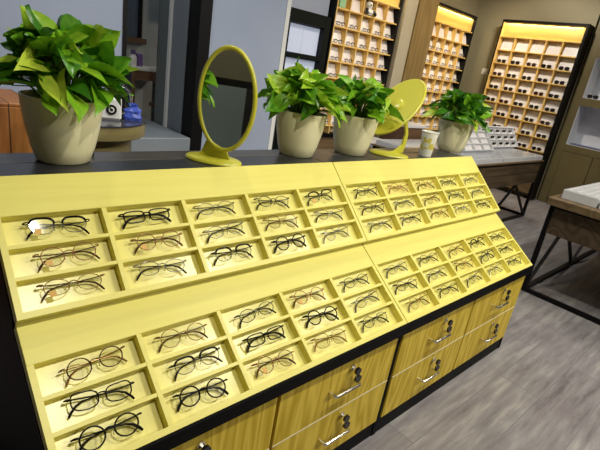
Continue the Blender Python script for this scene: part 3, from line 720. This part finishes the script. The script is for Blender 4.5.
# instant camera like box
ib = empty('white_gadget', (.795,1.36,.824), (0,0,-.35), label='white rounded gadget with black round lens on the small round table', cat='gadget')
MB().box(-.062,.062,-.03,.03,0,.12,.012).build('gadget_body', M['whiteplastic'], ib)
def ydisc(mb, cx, cz, r_, y0, y1, n=24): mb.add([(cx+r_*math.cos(2*PI*i/n), y, cz+r_*math.sin(2*PI*i/n)) for y in (y0,y1) for i in range(n)], [tuple(range(n)), tuple(range(n,2*n))[::-1]]+[(i,(i+1)%n,n+(i+1)%n,n+i) for i in range(n)])
m = MB(); ydisc(m, .012,.056,.026,-.038,-.029); lz = m.build('lens_ring', M['blackplastic'], ib)
m = MB(); ydisc(m, .012,.056,.014,-.040,-.038); m.build('lens_face', M['whiteplastic'], lz); m = MB(); ydisc(m, .012,.056,.008,-.0415,-.040); m.build('lens_center', M['blackplastic'], lz)
bp = MB()
bp.lathe([(0,0),(.038,.0),(.047,.02),(.036,.035),(.040,.05),(.018,.07),(.024,.085),(0,.09)], n=14, sx=1.1, sy=.8); bp.v = [(x+random.uniform(-.006,.006), y+random.uniform(-.006,.006), z+(random.uniform(-.006,.006) if z > .01 else 0)) for x,y,z in bp.v]; bp.sm = [False]*len(bp.sm); o = bp.build('blue_pouch', M['blueplastic']); o.location = (.925,1.36,.824); tag(o, 'crumpled blue plastic pouch on the small round table', 'pouch')
wr = empty('wire_stand', (.90,1.47,.824), label='dark wire stand with looped top behind the blue pouch', cat='stand')
m = MB(); m.tube([(.06*math.cos(a),0,.085+.075*math.sin(a)) for a in [2*PI*i/28 for i in range(28)]], .004, 6, True); m.build('wire_loop', M['chrome'], wr)
m = MB(); m.tube([(-.02,.02,.10+.0), (.03,.03,.17),(.075,.02,.12),(.07,0,.02)], .003, 6); m.build('bent_wire', M['chrome'], wr)
m = MB(); m.lathe([(0,0),(.05,0),(.05,.010),(0,.010)], n=20); m.build('wire_base', M['frameblack'], wr)
# inner room shelf, chairs, bottle
sh = empty('washbasin_shelf', (1.67,2.70,0), label='white shelf on brown wooden frame in the back room', cat='shelf')
MB().box(-.17,.20,0,.24,.985,1.015,.004).build('shelf_top', M['whiteplastic'], sh); MB().box(-.16,.19,.01,.03,.91,.985).build('apron', M['brown'], sh)
for x in (-.15,.18): 
    for y in (.02,.22): MB().box(x-.012,x+.012,y-.012,y+.012,0,.985).build('leg', M['brown'], sh)
m = MB(); m.box(-.0,.19,.01,.03,.70,.73); m.box(.06,.085,.01,.03,.73,.91); m.build('rail', M['brown'], sh)
bt = empty('purple_bottle', (1.53,2.76,1.015), label='purple topped bottle on the white back room shelf', cat='bottle')
MB().lathe([(0,0),(.028,0),(.03,.01),(.03,.07),(.014,.095),(0,.095)], n=20).build('bottle_body', M['whiteplastic'], bt); MB().lathe([(.016,.09),(.02,.092),(.02,.125),(0,.125)], (0,0,0), 16).build('cap', M['purple'], bt)
b2 = MB().lathe([(0,0),(.03,0),(.032,.02),(.03,.09),(.02,.10),(0,.10)], n=20).build('purple_jar', M['purple']); b2.location = (1.60,2.80,1.015); tag(b2, 'squat purple jar beside the bottle on the back room shelf', 'jar')

# ------------------------------------------------------------------ camera
cam = bpy.data.cameras.new('camera'); co = bpy.data.objects.new('camera', cam); col.objects.link(co)
Rm = Matrix(((0.7297576207103823, 0.12127753658454624, -0.6728637114119811), (-0.6656312042394907, 0.3508181661186334, -0.6586818004650229), (0.15616950713185704, 0.928557146028796, 0.336738342932684)))
co.matrix_world = Matrix.Translation((-0.17609748, -1.13562598, 1.28251131)) @ Rm.to_4x4()
cam.sensor_width = 36; cam.lens = 457.66*36/600; cam.clip_start = .02
sc.camera = co

# ------------------------------------------------------------------ light
def spot(x, y, z, e, color=(1,.95,.86), size=110, r=.045, target=None, blend=.6):
    L = bpy.data.lights.new('ceiling_and_fill_spot', 'SPOT'); L.energy = e; L.color = color; L.spot_size = math.radians(size); L.spot_blend = blend; L.shadow_soft_size = r
    o = bpy.data.objects.new('ceiling_and_fill_spot', L); col.objects.link(o); o.location = (x,y,z)
    t = Vector(target or (x,y+.3,0)); o.rotation_euler = (t-Vector((x,y,z))).to_track_quat('-Z','Y').to_euler(); return o
for x, e in ((.5,105),(1.75,120),(2.9,82),(4.1,90)): spot(x,-1.37,2.74,e,target=(x-.1,-.2,.7),color=(1,.96,.82))
spot(1.9,-3.0,2.74,150,target=(1.2,0,.7),size=80); spot(3.6,-3.0,2.74,110,target=(2.4,0,.7),size=80)  # low frontal fill, added to brighten pot fronts and drawers
spot(-1.5,-.9,2.74,40,target=(-2.5,-1.,1.))  # added to light the unseen left wall that the mirror reflects
spot(.9,.75,2.74,45,target=(.7,.2,.9)); spot(2.2,.7,2.74,45,target=(2.0,.3,.8))
spot(4.6,.2,2.74,70,target=(4.6,1.0,.6)); spot(5.2,1.2,2.74,95,target=(6.2,1.5,1.4),color=(1,.9,.75)); spot(5.2,1.0,2.74,95,target=(5.3,2.4,1.5),color=(1,.85,.65)); spot(3.6,1.0,2.74,95,target=(3.8,2.4,1.4),color=(1,.85,.65))
spot(5.2,-.6,2.74,55,target=(5.6,-.2,.3)); spot(0,.6,2.74,56,target=(0.2,1.9,1.4),color=(.9,.92,1)); spot(1.9,.7,2.74,28,target=(2.0,1.9,1.4),color=(.9,.92,1))
L = bpy.data.lights.new('back_room_lamp','POINT'); L.energy = 9; L.color = (.85,.92,1); L.shadow_soft_size = .1; o = bpy.data.objects.new('back_room_lamp', L); col.objects.link(o); o.location = (1.2,2.5,2.5)
w = bpy.data.worlds.new('world'); sc.world = w; w.use_nodes = True; w.node_tree.nodes['Background'].inputs[0].default_value = (.8,.88,1,1); w.node_tree.nodes['Background'].inputs[1].default_value = .16

sc.view_settings.view_transform = 'Standard'; sc.view_settings.look = 'None'; sc.view_settings.gamma = 1; sc.view_settings.use_curve_mapping = False
sc.view_settings.exposure = -0.5
